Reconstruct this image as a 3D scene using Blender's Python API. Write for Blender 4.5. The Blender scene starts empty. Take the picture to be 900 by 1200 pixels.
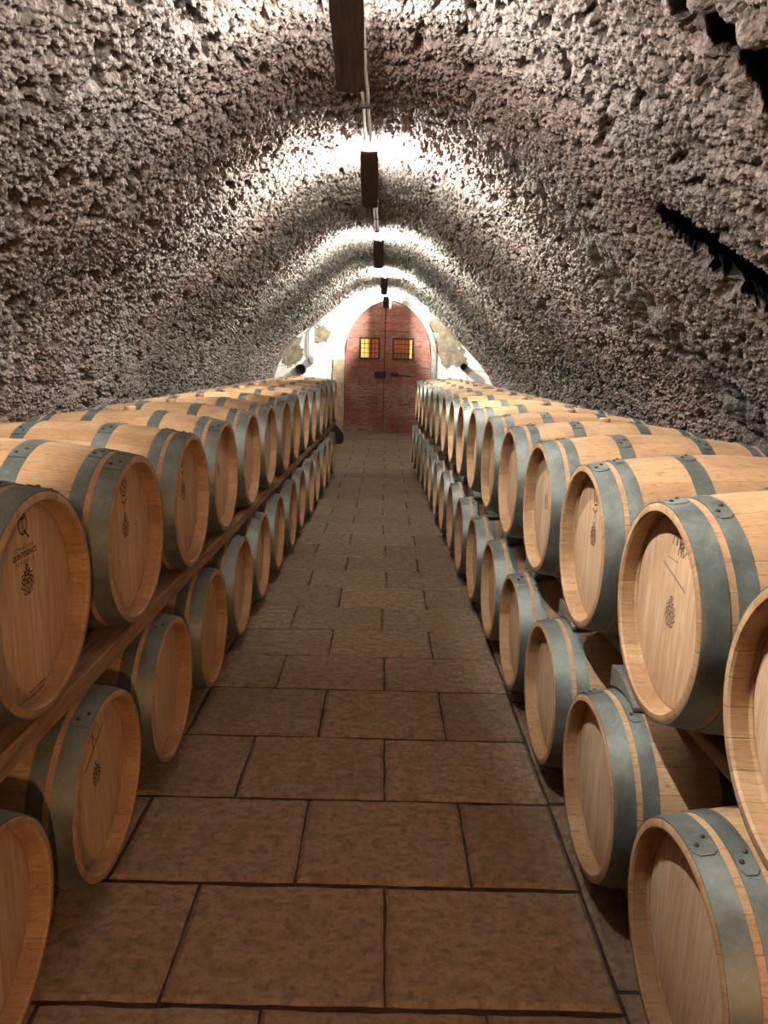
import bpy, math, random
import numpy as np
from mathutils import Vector, Matrix

random.seed(7)
PI = math.pi
S = bpy.context.scene
COL = S.collection

# ------------------------------------------------------------------ helpers
class MB:
    """collects vertices and faces, then links them as one mesh object"""
    def __init__(self):
        self.v = []; self.f = []; self.mi = []; self.cur = 0
    def add(self, vs, fs):
        b = len(self.v)
        self.v += [tuple(p) for p in vs]
        for q in fs:
            self.f.append(tuple(b + i for i in q)); self.mi.append(self.cur)
    def box(self, x0, x1, y0, y1, z0, z1, bev=0.0, top=None):
        if bev <= 0:
            vs = [(x, y, z) for z in (z0, z1) for y in (y0, y1) for x in (x0, x1)]
            self.add(vs, [(0, 2, 3, 1), (4, 5, 7, 6), (0, 1, 5, 4), (2, 6, 7, 3), (0, 4, 6, 2), (1, 3, 7, 5)])
            return
        # box with all edges chamfered
        cx, cy, cz = (x0 + x1) / 2, (y0 + y1) / 2, (z0 + z1) / 2
        hx, hy, hz = (x1 - x0) / 2, (y1 - y0) / 2, (z1 - z0) / 2
        bev = min(bev, hx * .9, hy * .9, hz * .9)
        vs = []; idx = {}
        for sx in (-1, 1):
            for sy in (-1, 1):
                for sz in (-1, 1):
                    for ax in range(3):
                        p = [sx * (hx - bev), sy * (hy - bev), sz * (hz - bev)]
                        p[ax] = (sx * hx, sy * hy, sz * hz)[ax]
                        idx[(sx, sy, sz, ax)] = len(vs)
                        vs.append((cx + p[0], cy + p[1], cz + p[2]))
        fs = []
        for s in (-1, 1):
            for ax in range(3):
                o = [a for a in range(3) if a != ax]
                q = []
                for a, b in ((-1, -1), (1, -1), (1, 1), (-1, 1)):
                    k = [0, 0, 0]; k[ax] = s; k[o[0]] = a; k[o[1]] = b
                    q.append(idx[(k[0], k[1], k[2], ax)])
                flip = (s > 0) == (ax == 1)
                fs.append(tuple(q[::-1] if flip else q))
        for ax in range(3):                       # edges running along ax
            o = [a for a in range(3) if a != ax]
            for a in (-1, 1):
                for b in (-1, 1):
                    def key(s, axis):
                        k = [0, 0, 0]; k[ax] = s; k[o[0]] = a; k[o[1]] = b
                        return idx[(k[0], k[1], k[2], axis)]
                    fs.append((key(-1, o[0]), key(1, o[0]), key(1, o[1]), key(-1, o[1])))
        for sx in (-1, 1):
            for sy in (-1, 1):
                for sz in (-1, 1):
                    fs.append(tuple(idx[(sx, sy, sz, a)] for a in range(3)))
        self.add(vs, fs)
    def tube(self, pts, r, n=8, cap=True):
        pts = [Vector(p) for p in pts]
        rs = r if isinstance(r, (list, tuple)) else [r] * len(pts)
        rings = []
        up0 = None
        for i, p in enumerate(pts):
            d = (pts[min(i + 1, len(pts) - 1)] - pts[max(i - 1, 0)]).normalized()
            if up0 is None:
                up0 = Vector((0, 0, 1)) if abs(d.z) < .9 else Vector((1, 0, 0))
            a = d.cross(up0).normalized(); b = a.cross(d).normalized(); up0 = b
            rings.append([p + rs[i] * (math.cos(t) * a + math.sin(t) * b) for t in [2 * PI * k / n for k in range(n)]])
        vs = [q for ring in rings for q in ring]; fs = []
        for i in range(len(pts) - 1):
            for k in range(n):
                fs.append((i * n + k, i * n + (k + 1) % n, (i + 1) * n + (k + 1) % n, (i + 1) * n + k))
        if cap:
            fs.append(tuple(range(n))[::-1]); fs.append(tuple((len(pts) - 1) * n + k for k in range(n)))
        self.add(vs, fs)
    def lathe(self, prof, n=48, close=False, axis='X'):
        """prof: (t, r) pairs turned about the axis"""
        vs = []; fs = []
        m = len(prof)
        for t, r in prof:
            for k in range(n):
                a = 2 * PI * k / n
                c, s = r * math.cos(a), r * math.sin(a)
                vs.append({'X': (t, c, s), 'Y': (s, t, c), 'Z': (c, s, t)}[axis])
        for i in range(m if close else m - 1):
            j = (i + 1) % m
            for k in range(n):
                l = (k + 1) % n
                fs.append((i * n + k, j * n + k, j * n + l, i * n + l))
        self.add(vs, fs)
    def shift(self, d):
        self.v = [(a + d[0], b + d[1], c + d[2]) for a, b, c in self.v]
    def mesh(self, name, mats, smooth=None):
        me = bpy.data.meshes.new(name)
        me.from_pydata(self.v, [], self.f)
        if not isinstance(mats, (list, tuple)): mats = [mats]
        for m in mats: me.materials.append(m)
        if len(mats) > 1: me.polygons.foreach_set('material_index', self.mi)
        me.validate(); me.update()
        import bmesh
        bm = bmesh.new(); bm.from_mesh(me)
        bmesh.ops.recalc_face_normals(bm, faces=bm.faces)
        bm.to_mesh(me); bm.free()
        if smooth is not None:
            me.shade_smooth()
            me.set_sharp_from_angle(angle=math.radians(smooth))
        return me
    def build(self, name, mats, parent=None, smooth=None):
        return link(name, self.mesh(name, mats, smooth), parent)

def link(name, me, parent=None):
    o = bpy.data.objects.new(name, me); COL.objects.link(o)
    if parent is not None: o.parent = parent
    return o
def tag(o, label=None, cat=None, group=None, kind=None):
    if label: o['label'] = label
    if cat: o['category'] = cat
    if group: o['group'] = group
    if kind: o['kind'] = kind
    return o
def empty(name, loc, rz=0.0):
    o = bpy.data.objects.new(name, None); COL.objects.link(o)
    o.empty_display_size = .1
    o.location = loc; o.rotation_euler = (0, 0, rz)
    return o

# ------------------------------------------------------------------ materials
class NT:
    def __init__(self, name):
        self.m = bpy.data.materials.new(name); self.m.use_nodes = True
        self.t = self.m.node_tree; self.t.nodes.clear()
        self.out = self.t.nodes.new('ShaderNodeOutputMaterial')
        self.b = self.t.nodes.new('ShaderNodeBsdfPrincipled')
        self.t.links.new(self.b.outputs[0], self.out.inputs[0])
    def n(self, kind, **kw):
        nd = self.t.nodes.new('ShaderNode' + kind)
        for k, v in kw.items(): setattr(nd, k, v)
        return nd
    def put(self, sock, v):
        if v is None: return
        if isinstance(v, bpy.types.NodeSocket): self.t.links.new(v, sock)
        elif isinstance(v, (tuple, list)) and len(v) == 3 and sock.type == 'RGBA': sock.default_value = (*v, 1)
        else: sock.default_value = v
    def obj(self):
        return self.n('TexCoord').outputs['Object']
    def mapping(self, vec, scale=(1, 1, 1), loc=(0, 0, 0)):
        m = self.n('Mapping'); self.put(m.inputs['Vector'], vec)
        m.inputs['Scale'].default_value = scale; self.put(m.inputs['Location'], loc)
        return m.outputs[0]
    def noise(self, vec, scale, detail=3, rough=.55, dist=0.0):
        x = self.n('TexNoise'); self.put(x.inputs['Vector'], vec)
        x.inputs['Scale'].default_value = scale; x.inputs['Detail'].default_value = detail
        x.inputs['Roughness'].default_value = rough; x.inputs['Distortion'].default_value = dist
        return x.outputs['Fac']
    def voro(self, vec, scale, feature='F1'):
        x = self.n('TexVoronoi', feature=feature); self.put(x.inputs['Vector'], vec); x.inputs['Scale'].default_value = scale
        return x.outputs['Distance']
    def white(self, vec):
        x = self.n('TexWhiteNoise', noise_dimensions='3D'); self.put(x.inputs['Vector'], vec)
        return x.outputs['Value']
    def math(self, op, a, b=None, c=None):
        x = self.n('Math', operation=op)
        self.put(x.inputs[0], a); self.put(x.inputs[1], b)
        if c is not None: self.put(x.inputs[2], c)
        return x.outputs[0]
    def ramp(self, fac, stops):
        r = self.n('ValToRGB'); self.put(r.inputs[0], fac)
        e = r.color_ramp.elements
        while len(e) < len(stops): e.new(.5)
        for i, (p, c) in enumerate(stops):
            e[i].position = p
            e[i].color = (*c, 1) if isinstance(c, (tuple, list)) else (c, c, c, 1)
        return r.outputs[0]
    def mix(self, fac, a, b, mode='MIX'):
        x = self.n('Mix', data_type='RGBA', blend_type=mode)
        self.put(x.inputs[0], fac); self.put(x.inputs[6], a); self.put(x.inputs[7], b)
        return x.outputs[2]
    def sep(self, vec):
        x = self.n('SeparateXYZ'); self.put(x.inputs[0], vec); return x.outputs
    def comb(self, a, b, c):
        x = self.n('CombineXYZ')
        for i, v in enumerate((a, b, c)): self.put(x.inputs[i], v)
        return x.outputs[0]
    def rnd(self):
        return self.n('ObjectInfo').outputs['Random']
    def done(self, color=None, rough=.6, metal=0.0, bump=None, bstr=.3, bdist=.01, spec=None, emit=None, estr=0):
        self.put(self.b.inputs['Base Color'], color); self.put(self.b.inputs['Roughness'], rough)
        self.put(self.b.inputs['Metallic'], metal)
        if spec is not None: self.b.inputs['Specular IOR Level'].default_value = spec
        if bump is not None:
            x = self.n('Bump'); self.put(x.inputs['Height'], bump)
            x.inputs['Strength'].default_value = bstr; x.inputs['Distance'].default_value = bdist
            self.put(self.b.inputs['Normal'], x.outputs[0])
        if emit is not None:
            self.put(self.b.inputs['Emission Color'], emit); self.b.inputs['Emission Strength'].default_value = estr
        return self.m

RB = .329            # barrel radius at the belly
RH = .281            # radius at the chime
BL = .975            # barrel length

def mat_staves():
    k = NT('oak_staves'); o = k.obj(); s = k.sep(o)
    ang = k.math('ARCTAN2', k.math('SUBTRACT', s[2], RB), s[1])
    sid = k.math('FLOOR', k.math('MULTIPLY', ang, 26 / (2 * PI)))
    fr = k.math('FRACT', k.math('MULTIPLY', ang, 26 / (2 * PI)))
    w = k.white(k.comb(sid, k.rnd(), 3.3))
    r1 = k.math('MULTIPLY', k.rnd(), 37.0)
    gv = k.comb(k.math('MULTIPLY', s[0], 1.6), k.math('ADD', k.math('MULTIPLY', ang, 9.0), r1), r1)
    grain = k.noise(gv, 7, 5, .6, .6)
    blot = k.noise(k.comb(k.math('ADD', s[0], r1), s[1], s[2]), 5, 4, .6)
    c = k.ramp(w, [(0, (.36, .215, .108)), (.5, (.43, .27, .145)), (1, (.49, .325, .185))])
    c = k.mix(k.ramp(grain, [(.35, .55), (.62, 0)]), c, (.34, .17, .07))
    c = k.mix(k.ramp(blot, [(.48, 0), (.66, .6)]), c, (.25, .135, .065))
    spk = k.noise(k.comb(k.math('MULTIPLY', s[0], 3.0), k.math('ADD', k.math('MULTIPLY', ang, 3.0), r1), r1), 9, 5, .7, .4)
    c = k.mix(k.ramp(spk, [(.54, 0), (.66, .6)]), c, (.17, .10, .06))
    c = k.mix(k.ramp(spk, [(.30, .4), (.42, 0)]), c, (.58, .43, .28))
    seam = k.ramp(k.math('ABSOLUTE', k.math('SUBTRACT', fr, .5)), [(.47, 0), (.495, 1)])
    c = k.mix(k.math('MULTIPLY', seam, .38), c, (.18, .09, .045))
    h = k.math('SUBTRACT', k.math('MULTIPLY', grain, .35), seam)
    return k.done(c, .58, bump=h, bstr=.35, bdist=.003, spec=.3)

def mat_head():
    k = NT('oak_head'); o = k.obj(); s = k.sep(o)
    r1 = k.math('MULTIPLY', k.rnd(), 53.0)
    yy = k.math('MULTIPLY', k.math('ADD', s[1], k.math('MULTIPLY', k.noise(k.comb(s[1], 0.0, r1), 6, 1), .03)), 13.0)
    sid = k.math('FLOOR', yy); fr = k.math('FRACT', yy)
    w = k.white(k.comb(sid, k.rnd(), 1.7))
    off = k.math('ADD', k.math('MULTIPLY', w, 20.0), r1)
    grain = k.noise(k.comb(k.math('ADD', k.math('MULTIPLY', s[1], 14.0), off), k.math('MULTIPLY', s[2], 1.1), off), 4.5, 5, .62, .8)
    fine = k.noise(k.comb(k.math('MULTIPLY', s[1], 60.0), k.math('MULTIPLY', s[2], 2.5), off), 3, 3, .6)
    c = k.ramp(w, [(0, (.55, .415, .27)), (.5, (.62, .48, .325)), (1, (.69, .545, .385))])
    c = k.mix(k.ramp(grain, [(.38, .6), (.66, 0)]), c, (.42, .225, .11))
    c = k.mix(k.ramp(fine, [(.4, .22), (.6, 0)]), c, (.34, .18, .09))
    tone = k.ramp(k.rnd(), [(0, (1, .92, .86)), (.5, (1, .97, .94)), (1, (.96, .98, 1))])
    c = k.mix(1.0, c, tone, 'MULTIPLY')
    seam = k.ramp(k.math('ABSOLUTE', k.math('SUBTRACT', fr, .5)), [(.478, 0), (.497, 1)])
    c = k.mix(k.math('MULTIPLY', seam, .35), c, (.2, .1, .05))
    h = k.math('SUBTRACT', k.math('ADD', k.math('MULTIPLY', grain, .3), k.math('MULTIPLY', fine, .2)), k.math('MULTIPLY', seam, .6))
    return k.done(c, .62, bump=h, bstr=.3, bdist=.002, spec=.25)

def mat_hoop():
    k = NT('galvanised_hoop'); o = k.obj()
    r1 = k.math('MULTIPLY', k.rnd(), 41.0)
    v = k.mapping(o, (1, 1, 1), (0, 0, 0))
    n1 = k.noise(k.comb(k.math('ADD', k.sep(v)[0], r1), k.sep(v)[1], k.sep(v)[2]), 9, 5, .65)
    n2 = k.noise(v, 70, 3, .6)
    c = k.ramp(n1, [(.3, (.105, .117, .104)), (.5, (.150, .166, .148)), (.72, (.225, .245, .225))])
    c = k.mix(k.ramp(n2, [(.55, 0), (.75, .35)]), c, (.30, .32, .31))
    return k.done(c, k.ramp(n1, [(.3, .42), (.7, .6)]), .55, bump=n1, bstr=.12, bdist=.004)

def mat_rail():
    k = NT('rough_rail_timber'); o = k.obj(); s = k.sep(o)
    g = k.noise(k.comb(k.math('MULTIPLY', s[0], 9.0), k.math('MULTIPLY', s[1], .8), k.math('MULTIPLY', s[2], 9.0)), 5, 5, .6, .5)
    b = k.noise(o, 3, 4, .6)
    c = k.ramp(g, [(.3, (.17, .10, .055)), (.7, (.36, .235, .14))])
    c = k.mix(k.ramp(b, [(.5, 0), (.75, .5)]), c, (.16, .12, .09))
    return k.done(c, .8, bump=g, bstr=.4, bdist=.005, spec=.2)

def mat_chock():
    k = NT('weathered_grey_timber'); o = k.obj(); s = k.sep(o)
    g = k.noise(k.comb(k.math('MULTIPLY', s[0], 12.0), k.math('MULTIPLY', s[1], 2.0), k.math('MULTIPLY', s[2], 12.0)), 5, 5, .6, .5)
    return k.done(k.ramp(g, [(.3, (.085, .085, .07)), (.7, (.18, .175, .15))]), .8, bump=g, bstr=.4, bdist=.004, spec=.2)

def mat_stave_dark():
    k = NT('dark_stave_wood'); o = k.obj(); s = k.sep(o)
    g = k.noise(k.comb(k.math('MULTIPLY', s[0], 20.0), k.math('MULTIPLY', s[1], 2.0), k.math('MULTIPLY', s[2], 4.0)), 4, 5, .65, .6)
    c = k.ramp(g, [(.3, (.016, .009, .006)), (.6, (.040, .022, .014)), (.8, (.070, .040, .026))])
    return k.done(c, .7, bump=g, bstr=.4, bdist=.004, spec=.25)

def mat_tuff():
    k = NT('rough_tuff_rock'); o = k.obj()
    s = k.sep(o)
    big = k.noise(o, .55, 3, .55)
    med = k.noise(o, 2.3, 4, .6)
    sm = k.noise(o, 55, 4, .65)
    c = k.ramp(med, [(.3, (.125, .104, .092)), (.5, (.175, .148, .130)), (.7, (.235, .202, .178))])
    c = k.mix(k.ramp(big, [(.46, 0), (.62, .75)]), c, (.235, .150, .125))
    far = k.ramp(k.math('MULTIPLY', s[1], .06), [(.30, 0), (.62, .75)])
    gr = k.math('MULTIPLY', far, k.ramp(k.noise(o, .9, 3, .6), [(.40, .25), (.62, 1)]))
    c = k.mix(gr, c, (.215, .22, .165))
    c = k.mix(k.ramp(sm, [(.36, .75), (.54, 0)]), c, (.060, .050, .043))
    c = k.mix(k.ramp(sm, [(.56, 0), (.74, .6)]), c, (.42, .38, .335))
    c = k.mix(k.ramp(k.noise(o, 13, 4, .65), [(.36, .6), (.54, 0)]), c, (.085, .070, .060))
    at = k.n('Attribute', attribute_name='rock')  # dark rock bands, plus the shade painted by the hollow
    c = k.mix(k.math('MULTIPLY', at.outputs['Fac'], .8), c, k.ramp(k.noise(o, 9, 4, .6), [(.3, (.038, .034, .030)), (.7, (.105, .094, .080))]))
    f = k.noise(o, 120, 4, .7)
    wv = k.n('VectorMath', operation='ADD'); k.put(wv.inputs[0], o)
    nz = k.n('TexNoise'); k.put(nz.inputs['Vector'], o); nz.inputs['Scale'].default_value = 40; nz.inputs['Detail'].default_value = 2
    sc = k.n('VectorMath', operation='SCALE'); k.put(sc.inputs[0], nz.outputs['Color']); sc.inputs['Scale'].default_value = .02
    k.put(wv.inputs[1], sc.outputs[0])
    vz = k.math('SUBTRACT', 1.0, k.voro(wv.outputs[0], 62))
    h = k.math('ADD', k.math('ADD', k.math('MULTIPLY', sm, .8), k.math('MULTIPLY', vz, .9)), k.math('MULTIPLY', f, .5))
    return k.done(c, .92, bump=h, bstr=1.0, bdist=.013, spec=.15)

def mat_plaster():
    k = NT('damaged_white_plaster'); o = k.obj(); s = k.sep(o)
    n = k.noise(o, 3.2, 5, .65, .3)
    def spot(cx, cz, rx, rz):
        a = k.math('POWER', k.math('DIVIDE', k.math('SUBTRACT', s[0], cx), rx), 2.0)
        b = k.math('POWER', k.math('DIVIDE', k.math('SUBTRACT', s[2], cz), rz), 2.0)
        return k.math('SUBTRACT', 1.0, k.math('SQRT', k.math('ADD', a, b)))
    m = k.math('MAXIMUM', spot(1.42, 2.02, .33, .55), spot(1.66, 1.72, .22, .32))
    m = k.math('MAXIMUM', m, spot(-2.05, 1.78, .30, .45))
    m = k.math('MAXIMUM', m, k.math('SUBTRACT', spot(-1.42, 2.15, .25, .26), .12))
    m = k.math('MAXIMUM', m, spot(1.15, 2.38, .2, .2))
    v = k.math('ADD', k.math('MULTIPLY', m, .55), n)
    ex = k.ramp(v, [(.585, 0), (.615, 1)])
    c = k.ramp(k.noise(o, 1.7, 4, .6), [(.3, (.62, .60, .54)), (.65, (.80, .785, .74))])
    c = k.mix(k.math('MULTIPLY', k.ramp(k.noise(o, 14, 4, .7), [(.55, 0), (.75, .5)]), 1.0), c, (.45, .42, .36))
    rock = k.ramp(k.noise(o, 8, 4, .65), [(.3, (.11, .085, .06)), (.6, (.24, .20, .14)), (.8, (.33, .27, .16))])
    c = k.mix(ex, c, rock)
    br = k.n('TexBrick'); k.put(br.inputs['Vector'], k.comb(s[0], s[2], 0.0))
    br.inputs['Scale'].default_value = 1; br.inputs['Brick Width'].default_value = .62; br.inputs['Row Height'].default_value = .36
    br.inputs['Mortar Size'].default_value = .012; br.offset = .5
    low = k.ramp(s[2], [(.60, 1), (.62, 0)])
    low = k.math('LESS_THAN', s[2], 1.66)
    c = k.mix(k.math('MULTIPLY', k.math('MULTIPLY', br.outputs['Fac'], low), .6), c, (.35, .31, .25))
    h = k.math('SUBTRACT', k.math('MULTIPLY', n, .3), k.math('ADD', ex, k.math('MULTIPLY', k.math('MULTIPLY', br.outputs['Fac'], low), .4)))
    return k.done(c, .9, bump=h, bstr=.7, bdist=.02, spec=.15)

def mat_floor():
    k = NT('worn_stone_slab'); o = k.obj(); s = k.sep(o)
    at = k.n('Attribute', attribute_name='slab')
    n1 = k.noise(o, 3.1, 5, .62, .3)
    n2 = k.noise(o, 38, 4, .65)
    n3 = k.noise(k.mapping(o, (2.0, 3.0, 1)), 8, 4, .6)
    c = k.ramp(at.outputs['Fac'], [(0, (.25, .172, .108)), (.5, (.295, .207, .132)), (1, (.34, .243, .158))])
    c = k.mix(k.ramp(n1, [(.42, 0), (.68, .55)]), c, (.35, .255, .175))
    c = k.mix(k.ramp(n3, [(.42, .45), (.56, 0)]), c, (.135, .085, .055))
    c = k.mix(k.ramp(n2, [(.36, .55), (.52, 0)]), c, (.105, .070, .047))
    c = k.mix(k.ramp(n2, [(.66, 0), (.78, .35)]), c, (.42, .32, .23))
    h = k.math('ADD', k.math('MULTIPLY', n2, .5), k.math('MULTIPLY', n3, .5))
    return k.done(c, .82, bump=h, bstr=.6, bdist=.008, spec=.25)

def mat_grout():
    k = NT('dark_joint_earth'); o = k.obj()
    return k.done(k.ramp(k.noise(o, 30, 4), [(.3, (.035, .024, .017)), (.7, (.08, .055, .04))]), .95, spec=.1)

def mat_jamb():
    k = NT('tan_stone_block'); o = k.obj()
    n = k.noise(o, 7, 5, .65)
    return k.done(k.ramp(n, [(.3, (.36, .27, .165)), (.7, (.56, .45, .30))]), .9, bump=n, bstr=.4, bdist=.01, spec=.15)

def mat_archstone():
    k = NT('grey_arch_stone'); o = k.obj()
    n = k.noise(o, 8, 5, .65)
    return k.done(k.ramp(n, [(.3, (.19, .175, .14)), (.7, (.40, .385, .33))]), .9, bump=n, bstr=.4, bdist=.01, spec=.15)

def mat_door():
    k = NT('worn_red_paint_wood'); o = k.obj(); s = k.sep(o)
    z = s[2]
    pl = k.math('MULTIPLY', z, 6.2)
    w = k.white(k.comb(k.math('FLOOR', pl), 0.0, 2.0))
    st = k.noise(k.comb(k.math('MULTIPLY', s[0], 2.2), k.math('MULTIPLY', z, 16.0), 0.0), 3.2, 5, .65, .5)
    bl = k.noise(k.comb(s[0], z, 3.0), 1.6, 4, .6, .2)
    c = k.ramp(w, [(0, (.21, .080, .060)), (1, (.30, .108, .082))])
    # bare, dusty wood: more of it low on the door
    lowness = k.ramp(k.math('MULTIPLY', z, .34), [(.1, .62), (.45, .25), (.7, .12)])
    bare = k.ramp(k.math('ADD', st, k.math('MULTIPLY', k.math('SUBTRACT', bl, .5), .7)), [(.46, 0), (.66, 1)])
    c = k.mix(k.math('MULTIPLY', bare, k.math('ADD', lowness, .38)), c, (.40, .30, .22))
    c = k.mix(k.ramp(st, [(.33, .55), (.45, 0)]), c, (.085, .03, .022))
    seam = k.ramp(k.math('ABSOLUTE', k.math('SUBTRACT', k.math('FRACT', pl), .5)), [(.455, 0), (.49, 1)])
    c = k.mix(k.math('MULTIPLY', seam, .5), c, (.05, .02, .015))
    h = k.math('SUBTRACT', st, seam)
    return k.done(c, .75, bump=h, bstr=.5, bdist=.008, spec=.25)

def plain(name, c, rough=.6, metal=0.0, var=.25, scale=20):
    k = NT(name); n = k.noise(k.obj(), scale, 4, .6)
    a = tuple(x * (1 - var) for x in c); b = tuple(min(1, x * (1 + var)) for x in c)
    return k.done(k.ramp(n, [(.3, a), (.7, b)]), rough, metal)

def glow(name, c, e, strength):
    k = NT(name); n = k.noise(k.obj(), 6, 3, .6)
    return k.done(c, .5, emit=k.ramp(n, [(.3, tuple(x * .7 for x in e)), (.7, e)]), estr=strength)

LAMP_C = (1.0, .97, .91)
M = dict(staves=mat_staves(), head=mat_head(), hoop=mat_hoop(), rail=mat_rail(), chock=mat_chock(), shade=mat_stave_dark(),
         tuff=mat_tuff(), plaster=mat_plaster(), floor=mat_floor(), grout=mat_grout(), jamb=mat_jamb(), arch=mat_archstone(), door=mat_door(),
         rivet=plain('dark_rivet_steel', (.05, .052, .05), .5, .7), ink=plain('burnt_brown_mark', (.085, .030, .022), .8),
         ink2=plain('faded_grey_mark', (.19, .125, .085), .8), bung=plain('pale_bung_wood', (.48, .30, .17), .6),
         white=plain('white_enamel', (.75, .75, .72), .4, 0, .05), iron=plain('black_iron', (.018, .017, .016), .55, .6), conduit=plain('galvanised_conduit', (.62, .64, .66), .28, .85, .15),
         bracket=plain('dark_lamp_bracket', (.03, .027, .024), .6, .3), pipe=plain('black_plastic_pipe', (.015, .015, .015), .45),
         sack=plain('dark_sack_cloth', (.022, .018, .017), .9), greypipe=plain('grey_cable_pipe', (.24, .24, .23), .5))
def mat_tube(e):
    k = NT('lit_lamp_tube')
    return k.done((.9, .9, .9), .4, emit=LAMP_C, estr=e)
TUBE_E = 5600.0
M['tube'] = mat_tube(TUBE_E)

# ------------------------------------------------------------------ numpy noise
def _h(ix, iy, iz, k):
    n = (ix.astype(np.int64) * 374761393 + iy.astype(np.int64) * 668265263 + iz.astype(np.int64) * 2147483647 + k * 1274126177) & 0xffffffff
    n = ((n ^ (n >> 13)) * 1274126177) & 0xffffffff
    n = ((n ^ (n >> 16)) * 2246822519) & 0xffffffff
    n = n ^ (n >> 15)
    return (n & 0xffffff) / float(0x1000000)
def vnoise(P, sc, k=0):
    q = P * sc; i = np.floor(q); f = q - i; f = f * f * (3 - 2 * f); i = i.astype(np.int64)
    r = 0
    for dx in (0, 1):
        wx = f[:, 0] if dx else 1 - f[:, 0]
        for dy in (0, 1):
            wy = f[:, 1] if dy else 1 - f[:, 1]
            for dz in (0, 1):
                wz = f[:, 2] if dz else 1 - f[:, 2]
                r = r + wx * wy * wz * _h(i[:, 0] + dx, i[:, 1] + dy, i[:, 2] + dz, k)
    return r
def fbm(P, sc, oct=4, k=0):
    r = 0; a = .5; t = 0
    for o in range(oct):
        r = r + a * vnoise(P, sc * 2 ** o, k + o); t += a; a *= .5
    return r / t
def worley(P, sc, k=0):
    q = P * sc; i = np.floor(q).astype(np.int64); f = q - i
    d1 = np.full(len(P), 9.0); 
    for dx in (-1, 0, 1):
        for dy in (-1, 0, 1):
            for dz in (-1, 0, 1):
                a, b, c = i[:, 0] + dx, i[:, 1] + dy, i[:, 2] + dz
                d = (dx + _h(a, b, c, k) - f[:, 0]) ** 2 + (dy + _h(a, b, c, k + 1) - f[:, 1]) ** 2 + (dz + _h(a, b, c, k + 2) - f[:, 2]) ** 2
                d1 = np.minimum(d1, d)
    return np.sqrt(d1)

# ------------------------------------------------------------------ the vault
LEFT = [(-.02, 3.065), (-.3, 3.05), (-.594, 2.985), (-.95, 2.80), (-1.276, 2.577), (-1.684, 2.277), (-1.951, 2.05), (-2.181, 1.77), (-2.399, 1.29), (-2.54, .8), (-2.62, 0)]
RIGHT = [(.3, 3.02), (.54, 2.925), (.96, 2.67), (1.326, 2.376), (1.858, 1.86), (2.216, 1.49), (2.42, 1.15), (2.58, .7), (2.68, 0)]
PROF = LEFT[::-1] + RIGHT
def spline(pts, step):
    pts = [np.array(p, float) for p in pts]; out = []
    ext = [2 * pts[0] - pts[1]] + pts + [2 * pts[-1] - pts[-2]]
    for i in range(1, len(ext) - 2):
        p0, p1, p2, p3 = ext[i - 1:i + 3]
        for t in np.linspace(0, 1, 40, endpoint=False):
            out.append(.5 * (2 * p1 + (p2 - p0) * t + (2 * p0 - 5 * p1 + 4 * p2 - p3) * t * t + (3 * p1 - p0 - 3 * p2 + p3) * t ** 3))
    out.append(pts[-1]); out = np.array(out)
    s = np.concatenate([[0], np.cumsum(np.hypot(*np.diff(out, axis=0).T))])
    n = int(s[-1] / step)
    u = np.linspace(0, s[-1], n)
    return np.stack([np.interp(u, s, out[:, 0]), np.interp(u, s, out[:, 1])], 1)
Y_BACK, Y_END = -3.2, 16.4
CROWN = .15                    # the vault stands a little higher away from the end wall
PR = spline(PROF, .0075)
TAN = np.gradient(PR, axis=0); TAN /= np.linalg.norm(TAN, axis=1)[:, None]
NIN = np.stack([TAN[:, 1], -TAN[:, 0]], 1)       # inward normal in the xz plane
ys = list(np.arange(Y_BACK, 1.7, .05)); y = 1.7
while y < Y_END + .25:
    ys.append(y); y += max(.0050, .0018 * y)
ys = np.array(ys)

def seg_dist(P, pts):
    """distance of each point to a 3-D polyline and the parameter along it"""
    best = np.full(len(P), 9e9); par = np.zeros(len(P))
    for i in range(len(pts) - 1):
        a, b = np.array(pts[i]), np.array(pts[i + 1]); d = b - a
        t = np.clip(((P - a) @ d) / (d @ d), 0, 1)
        r = np.linalg.norm(P - a - t[:, None] * d, axis=1)
        m = r < best; best[m] = r[m]; par[m] = i + t[m]
    return best, par
def wall_at(x=None, z=None):
    """nearest profile point on the right half for a given z"""
    half = PR[PR[:, 0] > 0]
    j = np.argmin(abs(half[:, 1] - z)); return half[j]
def band(zs, yv):
    return [(wall_at(z=z)[0], yy, wall_at(z=z)[1]) for z, yy in zip(zs, yv)]

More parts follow.
